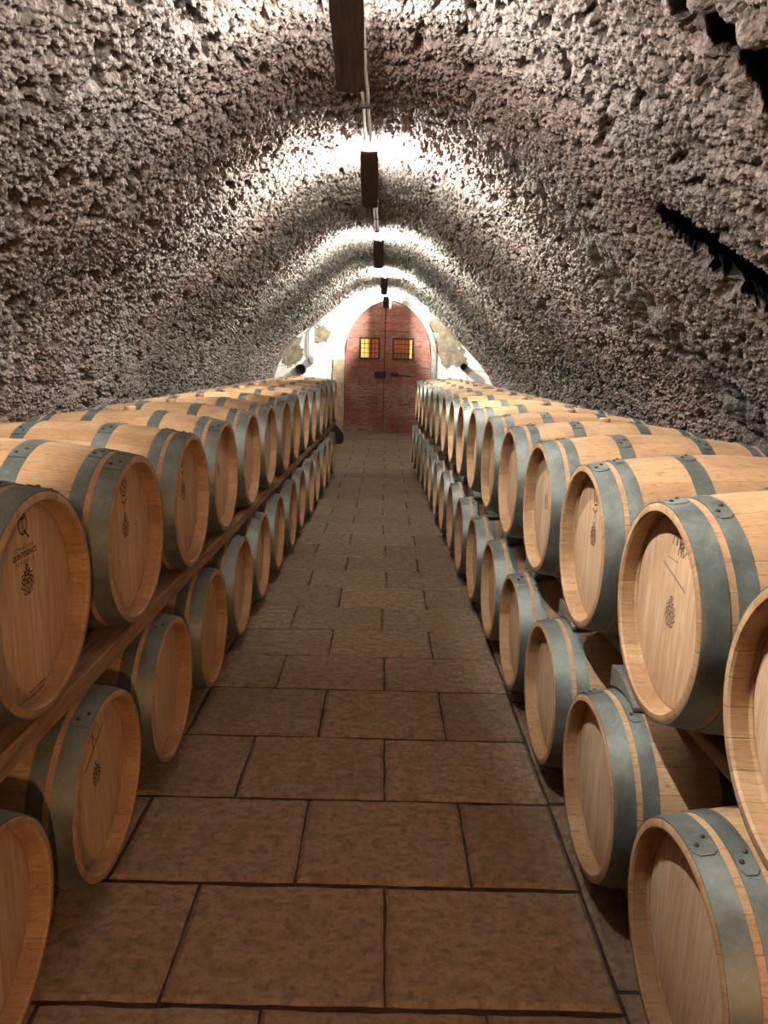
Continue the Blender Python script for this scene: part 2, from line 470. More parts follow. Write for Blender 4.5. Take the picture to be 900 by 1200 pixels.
def vault_part(name, sel):
    idx = np.where(sel)[0]
    pr, nn = PR[idx], NIN[idx]
    m, n = len(ys), len(idx)
    P = np.empty((m, n, 3)); P[:, :, 0] = pr[None, :, 0]; P[:, :, 2] = pr[None, :, 1] + CROWN * np.clip((pr[None, :, 1] - 2.2) / .8, 0, 1) ** 1.5 * np.clip((15.6 - ys[:, None]) / 2.5, 0, 1); P[:, :, 1] = ys[:, None]
    N = np.zeros((m, n, 3)); N[:, :, 0] = nn[None, :, 0]; N[:, :, 2] = nn[None, :, 1]
    P = P.reshape(-1, 3); N = N.reshape(-1, 3)
    wob = np.stack([fbm(P, 3.0, 2, 50), fbm(P, 3.0, 2, 60), fbm(P, 3.0, 2, 70)], 1) - .5
    big = fbm(P, .8, 3, 3) - .5
    mid = fbm(P, 3.2, 3, 11) - .5
    Q = P + .05 * wob
    w1 = worley(Q, 45.0, 21); w2 = worley(Q, 21.0, 31)
    nod = np.clip(1 - 1.35 * w1, -.3, 1)                     # rounded nodules a few centimetres wide
    nod2 = np.clip(1 - 1.2 * w2, -.3, 1)
    rougher = .55 + .9 * np.clip(fbm(P, 1.3, 2, 91), .2, .8)
    pit = np.clip((fbm(P, 15.0, 2, 41) - .56) / .10, 0, 1)    # scattered deep holes
    rock = np.zeros(len(P)); push = np.zeros((len(P), 3))
    d = .10 * big + .03 * mid
    N = N.copy()
    micro = rougher * (.030 * nod + .012 * nod2) - .050 * pit
    micro = micro * (1 + .8 * np.clip((P[:, 1] - 4) / 6, 0, 1))
    if True:
        # three ragged joints across the right side of the vault
        lump = worley(P, 5.5, 71); lum2 = worley(P, 13.0, 81)
        j1 = band([3.0, 2.93, 2.80, 2.55, 2.35, 2.15, 1.9, 1.6, 1.3], [4.75, 4.85, 4.88, 4.9, 4.9, 4.9, 4.8, 4.7, 4.6])
        r, t = seg_dist(P, j1)
        wid = .13 + .09 * np.clip(t / 3, 0, 1) + .16 * np.clip((t - 4.0) / 1.5, 0, 1)
        g = np.clip(1.25 - (r + .10 * (mid)) / wid, 0, 1)
        rock = np.maximum(rock, g)
        d = d + g * (.10 * (.6 - lump) + .05 * (.5 - lum2) - .04)
        micro = micro * (1 - .8 * g)
        # the long dark hollow
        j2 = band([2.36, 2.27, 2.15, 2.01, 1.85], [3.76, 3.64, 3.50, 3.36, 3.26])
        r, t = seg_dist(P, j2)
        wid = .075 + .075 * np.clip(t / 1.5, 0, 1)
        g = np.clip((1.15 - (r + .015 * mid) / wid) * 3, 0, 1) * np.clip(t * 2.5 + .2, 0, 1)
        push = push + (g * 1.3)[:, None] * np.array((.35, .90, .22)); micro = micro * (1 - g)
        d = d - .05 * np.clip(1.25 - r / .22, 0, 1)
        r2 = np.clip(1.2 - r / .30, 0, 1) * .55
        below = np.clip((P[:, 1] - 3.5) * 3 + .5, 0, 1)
        rock = np.maximum(rock, r2 * below)  # darker colour by the hollow, standing in for shade under the bulge
        # broken rocks near the camera, top right
        j3 = band([2.96, 2.86, 2.74, 2.62, 2.46, 2.3], [2.42, 2.46, 2.50, 2.47, 2.42, 2.36])
        r, t = seg_dist(P, j3)
        g = np.clip(1.2 - r / .20, 0, 1)
        l3 = worley(P, 7.0, 95)
        rock = np.maximum(rock, .75 * g)
        d = d + g * (.17 * (.52 - l3) - .03)
        micro = micro * (1 - .65 * g)
        r, t = seg_dist(P, [(p[0], p[1] + .03, p[2]) for p in j3])
        push = push + (.55 * np.clip((1.2 - (r + .12 * mid) / .055) * 2.5, 0, 1) * np.clip(t, .0, 1))[:, None] * np.array((.38, .85, .42))
        # small dark holes on the left
        for (px, py, pz, s_) in ((-1.62, 3.5, 2.33, .055), (-1.80, 3.6, 2.18, .05), (-1.4, 4.3, 2.48, .06), (-2.05, 4.1, 1.95, .08), (-1.99, 4.6, 2.0, .05), (.62, 3.3, 2.88, .05)):
            r = np.linalg.norm(P - np.array((px, py, pz)), axis=1)
            d = d - .10 * np.clip(1.3 - r / s_, 0, 1)
    fade = np.clip((Y_END - P[:, 1]) / .5, .25, 1)
    V = P + N * ((d + micro) * fade)[:, None] + push
    me = bpy.data.meshes.new(name)
    f = (np.arange(m - 1)[:, None] * n + np.arange(n - 1)[None, :]).reshape(-1)
    F = np.stack([f, f + n, f + n + 1, f + 1], 1)
    me.vertices.add(len(V)); me.vertices.foreach_set('co', V.astype(np.float32).ravel())
    me.loops.add(F.size); me.loops.foreach_set('vertex_index', F.astype(np.int32).ravel())
    me.polygons.add(len(F)); me.polygons.foreach_set('loop_start', np.arange(0, F.size, 4, dtype=np.int32))
    me.polygons.foreach_set('loop_total', np.full(len(F), 4, np.int32))
    me.update(calc_edges=True)
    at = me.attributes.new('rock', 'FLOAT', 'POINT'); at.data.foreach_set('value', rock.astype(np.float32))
    me.materials.append(M['tuff']); me.shade_smooth()
    return link(name, me)

zs = PR[:, 1]; top = zs > 1.0
jl = np.where(top)[0].min(); jr = np.where(top)[0].max()
ar = np.arange(len(PR))
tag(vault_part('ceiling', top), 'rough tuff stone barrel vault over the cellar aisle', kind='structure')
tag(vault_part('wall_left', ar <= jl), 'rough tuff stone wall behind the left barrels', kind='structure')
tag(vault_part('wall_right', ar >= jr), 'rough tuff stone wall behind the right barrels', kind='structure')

# ------------------------------------------------------------------ end wall, door opening, back wall
DX, DHW, DSPR, DRISE = .083, .965, 1.80, 1.10         # the door arch
def door_arch(n, g=0.0):
    """from the bottom left over the arch to the bottom right"""
    hw = DHW + g; pts = []
    for z in np.linspace(0, DSPR, n // 4, endpoint=False): pts.append((DX - hw, z))
    for a in np.linspace(PI, 0, n // 2 + n % 4):
        c, s_ = math.cos(a), math.sin(a)
        e = 2 / 1.8
        pts.append((DX + hw * math.copysign(abs(c) ** e, c), DSPR + (DRISE + g) * abs(s_) ** e))
    for z in np.linspace(DSPR, 0, n // 4 + 1)[1:]: pts.append((DX + hw, z))
    return pts
NA = 64
inn = door_arch(NA); NA = len(inn)
wide = spline(PROF, .02)
wide = wide + .30 * np.stack([-np.gradient(wide, axis=0)[:, 1], np.gradient(wide, axis=0)[:, 0]], 1) / np.linalg.norm(np.gradient(wide, axis=0), axis=1)[:, None]
sel = np.linspace(0, len(wide) - 1, NA).astype(int)
outer = [(wide[i][0], wide[i][1]) for i in sel]; outer[0] = (outer[0][0], 0); outer[-1] = (outer[-1][0], 0)
b = MB()
vs = []; fs = []
for (x, z) in inn: vs.append((x, Y_END, z))
for (x, z) in outer: vs.append((x, Y_END, z))
for (x, z) in inn: vs.append((x, Y_END + .24, z))
for i in range(NA - 1):
    fs.append((i, i + 1, NA + i + 1, NA + i)); fs.append((i, 2 * NA + i, 2 * NA + i + 1, i + 1))
b.add(vs, fs)
tag(b.build('wall_far', M['plaster']), 'white plastered end wall around the red door', kind='structure')
b = MB()
bw = spline(PROF, .1); bw = [(x * 1.12, z * 1.08) for x, z in bw]
b.add([(0, Y_BACK + .02, 1.2)] + [(x, Y_BACK + .02, z) for x, z in bw], [(0, i, i + 1) for i in range(1, len(bw))])
tag(b.build('wall_near', M['tuff']), 'end wall behind the viewer', kind='structure')

# tan stone jamb left of the door, grey arch stones right of it
b = MB(); z = 0
for i, h in enumerate((.26, .30, .24, .29, .27, .27)):
    b.box(-1.135 + .01 * (i % 2), DX - DHW + .004, Y_END - .03, Y_END + .1, z + .004, z + h - .004, .008); z += h
tag(b.build('trim_1', M['jamb']), 'tan stone jamb blocks left of the red door', kind='structure')
b = MB()
a0 = door_arch(64); a1 = door_arch(64, .10); n = len(a0); lo = int(n * .42)
vs = []; fs = []
rng = [i for i in range(lo, n) if a0[i][1] > 1.0 and a0[i][0] > DX - .1 or a0[i][1] > DSPR and a0[i][0] > DX - .1]
for i in rng:
    vs += [(a0[i][0], Y_END - .035, a0[i][1]), (a1[i][0], Y_END - .035, a1[i][1]), (a1[i][0], Y_END + .05, a1[i][1]), (a0[i][0], Y_END + .05, a0[i][1])]
for k in range(len(rng) - 1):
    for q in range(4): fs.append((4 * k + q, 4 * k + (q + 1) % 4, 4 * k + 4 + (q + 1) % 4, 4 * k + 4 + q))
fs.append((0, 1, 2, 3)); e = 4 * (len(rng) - 1); fs.append((e, e + 1, e + 2, e + 3))
b.add(vs, fs)
tag(b.build('trim_2', M['arch']), 'grey stone arch edge on the right of the red door', kind='structure')

# ------------------------------------------------------------------ door leaves
DY = Y_END + .10; SPLIT = DX - .073
def leaf(name, left, label, wx0, wx1):
    b = MB(); arch = door_arch(120, -.012)
    pts = [p for p in arch if (p[0] <= SPLIT if left else p[0] >= SPLIT)]
    zt = max(p[1] for p in arch) - .005
    g = .006
    out = pts + [(SPLIT - g, zt), (SPLIT - g, .015)] if left else [(SPLIT + g, .015), (SPLIT + g, zt)] + pts
    out = [(x, max(z, .015)) for x, z in out]
    wz0, wz1 = 1.675, 2.075
    # the leaf as horizontal strips so that the window opening stays open
    def edge(z):
        if z <= DSPR: return DHW - .012
        return (DHW - .012) * max(0, 1 - ((z - DSPR) / (DRISE - .012)) ** 1.8) ** (1 / 1.8)
    zsx = [.015] + list(np.linspace(.1, wz0, 12)) + [wz1] + list(np.linspace(wz1 + .05, DSPR + DRISE - .02, 26))
    def cell(x0a, x1a, x0b, x1b, z0, z1):
        b.add([(x0a, DY, z0), (x1a, DY, z0), (x1b, DY, z1), (x0b, DY, z1), (x0a, DY + .06, z0), (x1a, DY + .06, z0), (x1b, DY + .06, z1), (x0b, DY + .06, z1)],
              [(0, 1, 2, 3), (7, 6, 5, 4), (0, 4, 5, 1), (2, 6, 7, 3), (1, 5, 6, 2), (0, 3, 7, 4)])
    for z0, z1 in zip(zsx[:-1], zsx[1:]):
        if left: xa, xb, sa, sb = DX - edge(z0), DX - edge(z1), SPLIT - g, SPLIT - g; xa, xb = min(xa, sa), min(xb, sb)
        else: xa, xb, sa, sb = SPLIT + g, SPLIT + g, max(DX + edge(z0), SPLIT + g), max(DX + edge(z1), SPLIT + g)
        if abs(z0 - wz0) < 1e-6:
            cell(xa, wx0, xb, wx0, z0, z1); cell(wx1, sa, wx1, sb, z0, z1)
        else: cell(xa, sa, xb, sb, z0, z1)
    o = b.build(name, M['door']); tag(o, label, kind='structure')
    f = MB(); w = .035
    f.box(wx0 - w, wx1 + w, DY - .03, DY + .03, wz1, wz1 + w, .006); f.box(wx0 - w, wx1 + w, DY - .03, DY + .03, wz0 - w, wz0, .006)
    f.box(wx0 - w, wx0, DY - .03, DY + .03, wz0, wz1, .006); f.box(wx1, wx1 + w, DY - .03, DY + .03, wz0, wz1, .006)
    fo = f.build('window_frame', M['bracket'], o)
    gr = MB()
    for i in range(1, 5): x = wx0 + (wx1 - wx0) * i / 5; gr.tube([(x, DY + .01, wz0), (x, DY + .01, wz1)], .007, 6)
    for i in range(1, 4): z = wz0 + (wz1 - wz0) * i / 4; gr.tube([(wx0, DY + .012, z), (wx1, DY + .012, z)], .007, 6)
    gr.build('window_grille', M['iron'], fo)
    return o, fo, (wx0, wx1, wz0, wz1)
dl, fl, wl = leaf('door_1', True, 'left leaf of the arched red wooden door', -.515, -.135)
dr, fr_, wr = leaf('door_2', False, 'right leaf of the arched red wooden door', .215, .615)
G1 = glow('amber_lit_pane', (.6, .35, .1), (1.0, .50, .10), 1.5)
G2 = glow('dim_red_lit_pane', (.25, .06, .02), (.55, .09, .015), .35)
G3 = glow('dark_amber_pane', (.1, .04, .01), (.30, .085, .012), .30)
def pane(parent, x0, x1, z0, z1, m):
    b = MB(); b.box(x0, x1, DY + .035, DY + .045, z0, z1); b.build('window_pane', m, parent)
w0, w1, z0, z1 = wl
pane(fl, w0, w0 + .17, z0, z1, G1); pane(fl, w0 + .17, w0 + .25, z0, z1, G3); pane(fl, w0 + .25, w1, z0, z1, G2)
w0, w1, z0, z1 = wr
pane(fr_, w0, w1 - .05, z0 + .14, z1, G2); pane(fr_, w0, w1 - .05, z0, z0 + .14, G3); pane(fr_, w1 - .05, w1, z0, z1, G1)
b = MB(); b.box(-.20, SPLIT + .035, DY - .06, DY, 1.24, 1.37, .01); b.tube([(-.07, DY - .075, 1.31), (-.07, DY - .06, 1.31)], .02, 12)
lk = b.build('lock_case', M['iron'], dl); tag(lk, 'black iron lock case')
b = MB(); b.tube([(.135, DY - .03, 1.315), (.62, DY - .03, 1.275)], .011, 8)
for x in (.2, .29): b.box(x - .02, x + .02, DY - .05, DY + .0, 1.27, 1.36, .005)
b.tube([(.245, DY - .03, 1.31), (.245, DY - .07, 1.30), (.245, DY - .075, 1.25)], .01, 8)
tag(b.build('sliding_bolt', M['iron'], dr), 'black iron sliding bolt')
for o, sx in ((dl, -1), (dr, 1)):
    for z in (.55, 1.5):
        b = MB(); xh = DX + sx * (DHW - .03)
        b.box(min(xh, xh - sx * .34), max(xh, xh - sx * .34), DY - .012, DY, z - .022, z + .022, .004)
        b.tube([(xh, DY - .012, z - .05), (xh, DY - .012, z + .05)], .014, 8)
        b.build('hinge_strap', M['door'], o)
# threshold stone
b = MB(); b.box(DX - DHW, DX + DHW, Y_END - .05, Y_END + .24, -.02, .012, .006)
tag(b.build('trim_3', M['arch']), 'stone threshold under the red door', kind='structure')

# ------------------------------------------------------------------ floor of stone slabs
def floor():
    b = MB(); b.cur = 1
    b.add([(-3.1, Y_BACK, -.012), (3.1, Y_BACK, -.012), (3.1, Y_END + .3, -.012), (-3.1, Y_END + .3, -.012)], [(0, 1, 2, 3)])
    b.cur = 0
    rows = [1.616, 2.075, 2.545, 3.019, 3.507, 3.935, 4.347, 4.764, 5.21]
    while rows[0] > Y_BACK + .3: rows.insert(0, rows[0] - .46)
    while rows[-1] < Y_END - .05: rows.append(rows[-1] + random.uniform(.41, .45))
    k0 = min(range(len(rows)), key=lambda i: abs(rows[i] - 1.616))
    slab = [0.0] * len(b.v)
    rng = random.Random(3)
    def top(x0, x1, ya, yb, h):
        # a slab with softened, slightly ragged edges
        g = .004; gy = .0085; e = .010
        n0 = len(b.v)
        nx = max(2, int((x1 - x0) / .07)); ny = max(2, int((yb - ya) / .07))
        ring_o = []; ring_i = []
        per = [(i / nx, 0) for i in range(nx)] + [(1, j / ny) for j in range(ny)] + [(1 - i / nx, 1) for i in range(nx)] + [(0, 1 - j / ny) for j in range(ny)]
        for u, v in per:
            jx, jy = rng.uniform(-.003, .003), rng.uniform(-.003, .003)
            x = x0 + g + u * (x1 - x0 - 2 * g) + jx; y = ya + gy + v * (yb - ya - 2 * gy) + jy
            cx, cy = (x0 + x1) / 2, (ya + yb) / 2
            ring_o.append((x, y, -.011)); 
            xi = x + (e + rng.uniform(0, .006)) * (1 if u == 0 else -1 if u == 1 else 0)
            yi = y + (e + rng.uniform(0, .006)) * (1 if v == 0 else -1 if v == 1 else 0)
            ring_i.append((xi, yi, h + rng.uniform(-.0006, .0006)))
        n = len(per)
        b.add(ring_o + ring_i, [(k, (k + 1) % n, n + (k + 1) % n, n + k) for k in range(n)] + [tuple(n + k for k in range(n))])
        slab.extend([rng.random()] * (2 * n))
    for r in range(len(rows) - 1):
        ya, yb = rows[r], rows[r + 1]
        par = (r - k0) % 2
        base = .052 if par == 0 else .325
        xs = [base + .592 * i + rng.uniform(-.02, .02) for i in range(-5, 6)]
        xs = [x for x in xs if -2.6 < x < .60]
        edge = .692
        xs = [-2.6] + xs + [edge]
        for x0, x1 in zip(xs[:-1], xs[1:]):
            if x1 - x0 > .06: top(x0, x1, ya, yb, rng.uniform(-.0015, .0015))
    yy = Y_BACK
    while yy < Y_END - .1:                       # the border strip under the right barrels
        l = rng.uniform(.8, 1.1); top(.694, 1.3, yy, min(yy + l, Y_END), -.004); top(1.3, 2.6, yy, min(yy + l, Y_END), -.004); yy += l
    me = b.mesh('floor', [M['floor'], M['grout']])
    at = me.attributes.new('slab', 'FLOAT', 'POINT'); at.data.foreach_set('value', np.array(slab, np.float32))
    return link('floor', me)
tag(floor(), 'brown stone slab floor of the aisle', kind='structure')

# ------------------------------------------------------------------ barrel meshes
HX = -BL / 2
def rad(t):
    """outside radius at t metres from the front head"""
    return RB - (RB - RH) * ((t - BL / 2) / (BL / 2)) ** 2
def body_mesh():
    b = MB()
    prof = []
    rim = .024
    ts = np.linspace(.004, BL - .004, 25)
    dep = .047
    prof += [(dep + .012, .150), (dep + .012, RH - rim - .004), (dep + .002, RH - rim - .004), (dep - .002, RH - rim + .004), (.006, RH - rim), (.0, RH - rim + .004), (.0, RH - .005)]
    prof += [(t, rad(t)) for t in ts]
    prof += [(BL, RH - .005), (BL, RH - rim + .004), (BL - .006, RH - rim), (BL - dep, RH - rim + .004), (BL - dep, .1), (BL - dep, .0005)]
    b.lathe([(t + HX, r) for t, r in prof], 72)
    b.shift((0, 0, RB))
    return b.mesh('barrel_body', M['staves'], 35)
def head_mesh():
    b = MB(); d = .047
    prof = [(d, .0004), (d, .12), (d, .236), (d + .004, .250), (d + .008, .2575), (d + .012, .2575), (d + .012, .0004)]
    b.lathe([(t + HX, r) for t, r in prof], 64)
    b.shift((0, 0, RB))
    return b.mesh('barrel_head', M['head'], 30)
def hoop_mesh(t0, t1, flip=False):
    b = MB(); th = .0022; n = 72
    f = (lambda t: BL - t) if flip else (lambda t: t)
    prof = [(t0, rad(t0) - .002), (t0, rad(t0) + th), ((t0 + t1) / 2, rad((t0 + t1) / 2) + th), (t1, rad(t1) + th), (t1, rad(t1) - .002)]
    b.lathe([(f(t) + HX, r) for t, r in prof], n, close=True)
    # overlapping riveted end with clipped corners
    a0, a1 = PI / 2 - .13, PI / 2 + .13; w = t1 - t0
    def pt(t, a, lift): r = rad(t) + th + lift; return (f(t) + HX, r * math.cos(a), r * math.sin(a))
    cc = .25
    out = [(t0 + .001, a0), (t0 + .001, a1 - .05), (t0 + cc * w, a1), (t1 - cc * w, a1), (t1 - .001, a1 - .05), (t1 - .001, a0)]
    cols = 6
    # grid along the arc
    vs = []; fs = []
    for i in range(cols + 1):
        a = a0 + (a1 - a0) * i / cols
        s = 1.0 if a < a1 - .05 else 1 - 2 * cc * (a - (a1 - .05)) / .05
        for lift in (.0, .0028):
            for q in (-1, 1): vs.append(pt((t0 + t1) / 2 + q * s * (w / 2 - .001), a, lift))
    for i in range(cols):
        k = 4 * i
        fs += [(k + 2, k + 3, k + 7, k + 6), (k, k + 2, k + 6, k + 4), (k + 1, k + 5, k + 7, k + 3)]
    fs += [(0, 1, 3, 2), (4 * cols, 4 * cols + 2, 4 * cols + 3, 4 * cols + 1)]
    b.add(vs, fs)
    b.cur = 1
    for a, tq in ((PI / 2 + .03, .3), (PI / 2 - .05, .68)):
        t = t0 + w * tq; c = Vector(pt(t, a, .0025)); nrm = Vector((0, math.cos(a), math.sin(a)))
        u = Vector((1, 0, 0)); v2 = nrm.cross(u)
        vs = []; m = 8
        for (rr, hh) in ((.0062, 0), (.0055, .0028), (.003, .0042)):
            for k in range(m): vs.append(c + nrm * hh + rr * (math.cos(2 * PI * k / m) * u + math.sin(2 * PI * k / m) * v2))
        fs = [(i * m + k, i * m + (k + 1) % m, (i + 1) * m + (k + 1) % m, (i + 1) * m + k) for i in range(2) for k in range(m)] + [tuple(2 * m + k for k in range(m))]
        b.add(vs, fs)
    return b.mesh('hoop', [M['hoop'], M['rivet']], 30)
def bung_mesh():
    b = MB(); z = rad(BL / 2) - .004
    b.lathe([(z, .0004), (z, .025), (z + .019, .028), (z + .024, .026), (z + .024, .0004)], 20, axis='Z')
    b.shift((0, 0, RB))
    return b.mesh('bung', M['bung'], 30)

BODY, HEAD, BUNG = body_mesh(), head_mesh(), bung_mesh()
HOOPS_F = [hoop_mesh(.003, .062), hoop_mesh(.080, .125), hoop_mesh(.292, .350)]
HOOPS_R = [hoop_mesh(.003, .062, True), hoop_mesh(.080, .125, True), hoop_mesh(.292, .350, True)]

# ---- marks burnt or drawn on the heads; a = to the viewer's right, h = up from the head's centre
class Mark:
    def __init__(self): self.b_off = 0.0; self.parts = []; self.part('burnt_mark')
    def part(self, name): self.b = MB(); self.parts.append((name, self.b))
    def p(self, a, h, k=0): return (HX + .047 - .0006 - k * .0001, -a, RB + h + self.b_off)
    def line(self, pts, w):
        for (a0, h0), (a1, h1) in zip(pts[:-1], pts[1:]):
            d = Vector((a1 - a0, h1 - h0))
            if d.length < 1e-6: continue
            n = Vector((-d.y, d.x)).normalized() * w / 2; d = d.normalized() * w * .25
            q = [(a0 - d.x + n.x, h0 - d.y + n.y), (a0 - d.x - n.x, h0 - d.y - n.y), (a1 + d.x - n.x, h1 + d.y - n.y), (a1 + d.x + n.x, h1 + d.y + n.y)]
            self.b.add([self.p(*z) for z in q], [(0, 1, 2, 3)])
    def poly(self, pts): self.b.add([self.p(*z) for z in pts], [tuple(range(len(pts)))])
    def ell(self, a, h, ra, rh, w, n=24, t0=0, t1=2 * PI):
        self.line([(a + ra * math.cos(t), h + rh * math.sin(t)) for t in np.linspace(t0, t1, n)], w)
    def text(self, s, a, h, size, sx=1.0, bold=0.0, space=1.0):
        c = bpy.data.curves.new('lettering', 'FONT'); c.body = s; c.size = size; c.align_x = 'CENTER'; c.align_y = 'CENTER'
        c.offset = bold; c.space_character = space; c.resolution_u = 2
        o = bpy.data.objects.new('lettering', c); COL.objects.link(o)
        dg = bpy.context.evaluated_depsgraph_get()
        me = o.evaluated_get(dg).to_mesh()
        vs = [self.p(a + v.co.x * sx, h + v.co.y) for v in me.vertices]; fs = [tuple(q.vertices) for q in me.polygons]
        o.evaluated_get(dg).to_mesh_clear()
        self.b.add(vs, fs); bpy.data.objects.remove(o); bpy.data.curves.remove(c)
    def crest(self, a, h, s):
        self.part('crest_mark')
        L = lambda pts, w=.0022: self.line([(a + x * s, h + y * s) for x, y in pts], w)
        L([(-.5, .35), (-.5, -.25), (-.38, -.6), (0, -.95), (.38, -.6), (.5, -.25), (.5, .35), (0, .45), (-.5, .35)], .0035)
        L([(-.36, .22), (-.36, -.2), (0, -.72), (.36, -.2), (.36, .22), (-.36, .22)]); L([(-.36, .22), (.3, -.3)], .004); L([(.36, .22), (-.3, -.3)], .004)
        L([(0, .22), (0, -.7)], .003)
        L([(-.3, .5), (-.42, .85), (-.15, .65), (0, 1.0), (.15, .65), (.42, .85), (.3, .5), (-.3, .5)], .004)
        self.ell(a, h + 1.12 * s, .16 * s, .14 * s, .004, 12)
        for q in (-1, 1):
            L([(q * .52, .3), (q * .85, .1), (q * .6, -.1), (q * .9, -.35), (q * .55, -.55), (q * .6, -.85), (q * .15, -1.0)], .004)
            L([(q * .4, .55), (q * .75, .55), (q * .62, .3)], .003)
    def scrawl(self, a, h, s):
        self.line([(a - .03 * s, h - .02 * s), (a - .015 * s, h + .035 * s), (a - .005 * s, h - .02 * s), (a + .008 * s, h + .03 * s), (a + .015 * s, h - .02 * s), (a + .045 * s, h + .01 * s)], .0045)
        self.line([(a - .02 * s, h + .005 * s), (a + .03 * s, h + .025 * s)], .003)
    def mesh(self, m): return [(n, b.mesh(n, m)) for n, b in self.parts if b.v]
def mark_logo(text=True):
    k = Mark()
    k.b_off = .030
    k.ell(0, .172, .021, .026, .0045); k.line([(.006, .155), (.026, .133)], .006)            # the ringed letter
    k.line([(0, .193), (0, .152)], .0035); k.line([(-.013, .185), (.013, .185)], .0035)
    if text:
        k.part('printed_lettering')
        k.text('TONNELLERIE', 0, .112, .014, 1.0, 0, 1.15)
        k.text('QUINTESSENCE', 0, .095, .0195, .88, .0006, 1.0)
        k.text('BORDEAUX', 0, .076, .013, 1.0, 0, 1.5)
    k.crest(.004, .025, .034)
    k.part('fine_print')
    for i in range(3): k.line([(-.030 + .006 * i, -.262 - .014 * i), (.004, -.262 - .014 * i)], .004); k.line([(.010, -.262 - .014 * i), (.055 - .006 * i, -.262 - .014 * i)], .004)
    return k.mesh(M['ink'])
def mark_round():
    k = Mark()
    k.b_off = .022
    k.ell(0, .158, .028, .034, .006); k.ell(0, .158, .017, .021, .004); k.line([(0, .178), (0, .14)], .005); k.line([(-.012, .17), (.012, .147)], .004)
    k.line([(-.022, .108), (0, .098), (.004, .082)], .006); k.line([(0, .098), (.022, .112)], .006)
    k.crest(.003, .02, .036)
    return k.mesh(M['ink'])
def mark_script():
    k = Mark()
    k.scrawl(.0, .195, 1.0); k.scrawl(.03, .168, .7)
    k.part('slanting_line'); k.line([(-.075, .115), (.075, .075)], .0045)
    for i in range(6): k.line([(-.05 + .012 * i, .135), (-.045 + .012 * i, .135)], .004)
    k.crest(.0, -.005, .036)
    return k.mesh(M['ink2'])
def mark_tally():
    k = Mark()
    k.line([(-.08, .08), (.07, .165)], .006); k.line([(-.02, .185), (-.01, .12)], .006); k.line([(-.02, .185), (.004, .14)], .005); k.line([(.03, .18), (.03, .155)], .004)
    k.crest(.0, .03, .034)
    return k.mesh(M['ink'])
def mark_crest():
    k = Mark(); k.line([(-.02, .165), (.02, .165)], .004); k.line([(-.014, .15), (.012, .15)], .003); k.crest(.0, .03, .036)
    return k.mesh(M['ink2'])
MK = dict(logo=mark_logo(), logo2=mark_logo(False), round=mark_round(), script=mark_script(), tally=mark_tally(), crest=mark_crest())

ORD = ['first', 'second', 'third', 'fourth', 'fifth', 'sixth', 'seventh', 'eighth', 'ninth', 'tenth', 'eleventh', 'twelfth', 'thirteenth', 'fourteenth', 'fifteenth', 'sixteenth']
rr = random.Random(11)
def barrel(side, x0, yc, zc, upper, mark, bung, label, group):
    o = empty('wine_barrel', (x0 + side * BL / 2, yc, zc - RB), 0 if side > 0 else PI)
    tag(o, label, 'barrel', group)
    link('barrel_body', BODY, o)
    h = link('barrel_head', HEAD, o)
    for nm, me in (MK[mark] if mark else []): link(nm, me, h)
    for me in HOOPS_F + (HOOPS_R if upper else []):
        c = link('hoop', me, o); a = rr.uniform(-.42, .42)
        # turned about the barrel's own axis so that the riveted laps fall differently
        c.location = (0, 0, RB); c.rotation_euler = (a, 0, 0)
    if bung: link('bung', BUNG, o)
    return o
# hoops are turned about their axis: their meshes sit on it
P_ = .66
Z_LOW, Z_UP = .378, 1.068
ROWS = dict(UL=(-1, -.8637, .0195, 1.735, Z_UP, 14), LL=(-1, -.8516, .0195, 1.370, Z_LOW, 14),
            UR=(1, .7533, -.0234, 1.131, Z_UP, 16), LR=(1, .7293, -.0234, 1.4224, Z_LOW, 16))
FEAT = {('UL', 0): ('logo', 'with a ringed letter, three printed lines and a crest on its head'),
        ('UL', 1): ('round', 'with a round dark stamp above a small crest on its head'),
        ('UL', 2): ('round', 'with a faint stamp and crest high on its head'), ('UL', 3): ('crest', ''), ('UL', 4): ('crest', ''), ('UL', 5): ('crest', ''),
        ('LL', 1): ('tally', 'with a dark slanting stroke and a crest on its head'), ('LL', 2): (None, ''), ('LL', 3): (None, ''),
        ('UR', 1): ('script', 'with scrawled writing, a slanting line and a grey crest on its pale head'),
        ('UR', 2): ('round', 'with a round stamp at the top edge of its pale head'), ('UR', 3): ('crest', 'with a faint grey crest on its pale head'),
        ('UR', 0): ('crest', 'cut off by the picture edge'), ('LR', 0): (None, 'showing two big rivets on each hoop end'), ('LR', 1): (None, ''),
        ('LL', 0): (None, 'cut off by the picture edge')}
SPECIAL = {('UL', 0): 'nearest upper left oak barrel, head printed with a ringed letter, three text lines and crest',
           ('UL', 1): 'second upper left oak barrel, round dark stamp above a small crest on its head',
           ('UL', 2): 'third upper left oak barrel from the front, faint stamp high on its head',
           ('LL', 0): 'nearest lower left oak barrel, dark and cut off by the picture corner',
           ('LL', 1): 'second lower left oak barrel, dark slanting stroke and crest on its head',
           ('UR', 0): 'nearest upper right oak barrel, mostly cut off by the picture edge',
           ('UR', 1): 'second upper right oak barrel, scrawled writing, slanting line and crest on its pale head',
           ('UR', 2): 'third upper right oak barrel from the front, round stamp at the edge of its head',
           ('UR', 3): 'fourth upper right oak barrel from the front, faint grey crest on its pale head',
           ('LR', 0): 'nearest lower right oak barrel, rivets clear on its two grey hoops'}
BUNGS = {('UL', i) for i in range(3, 14)} | {('UR', i) for i in range(4, 16)}
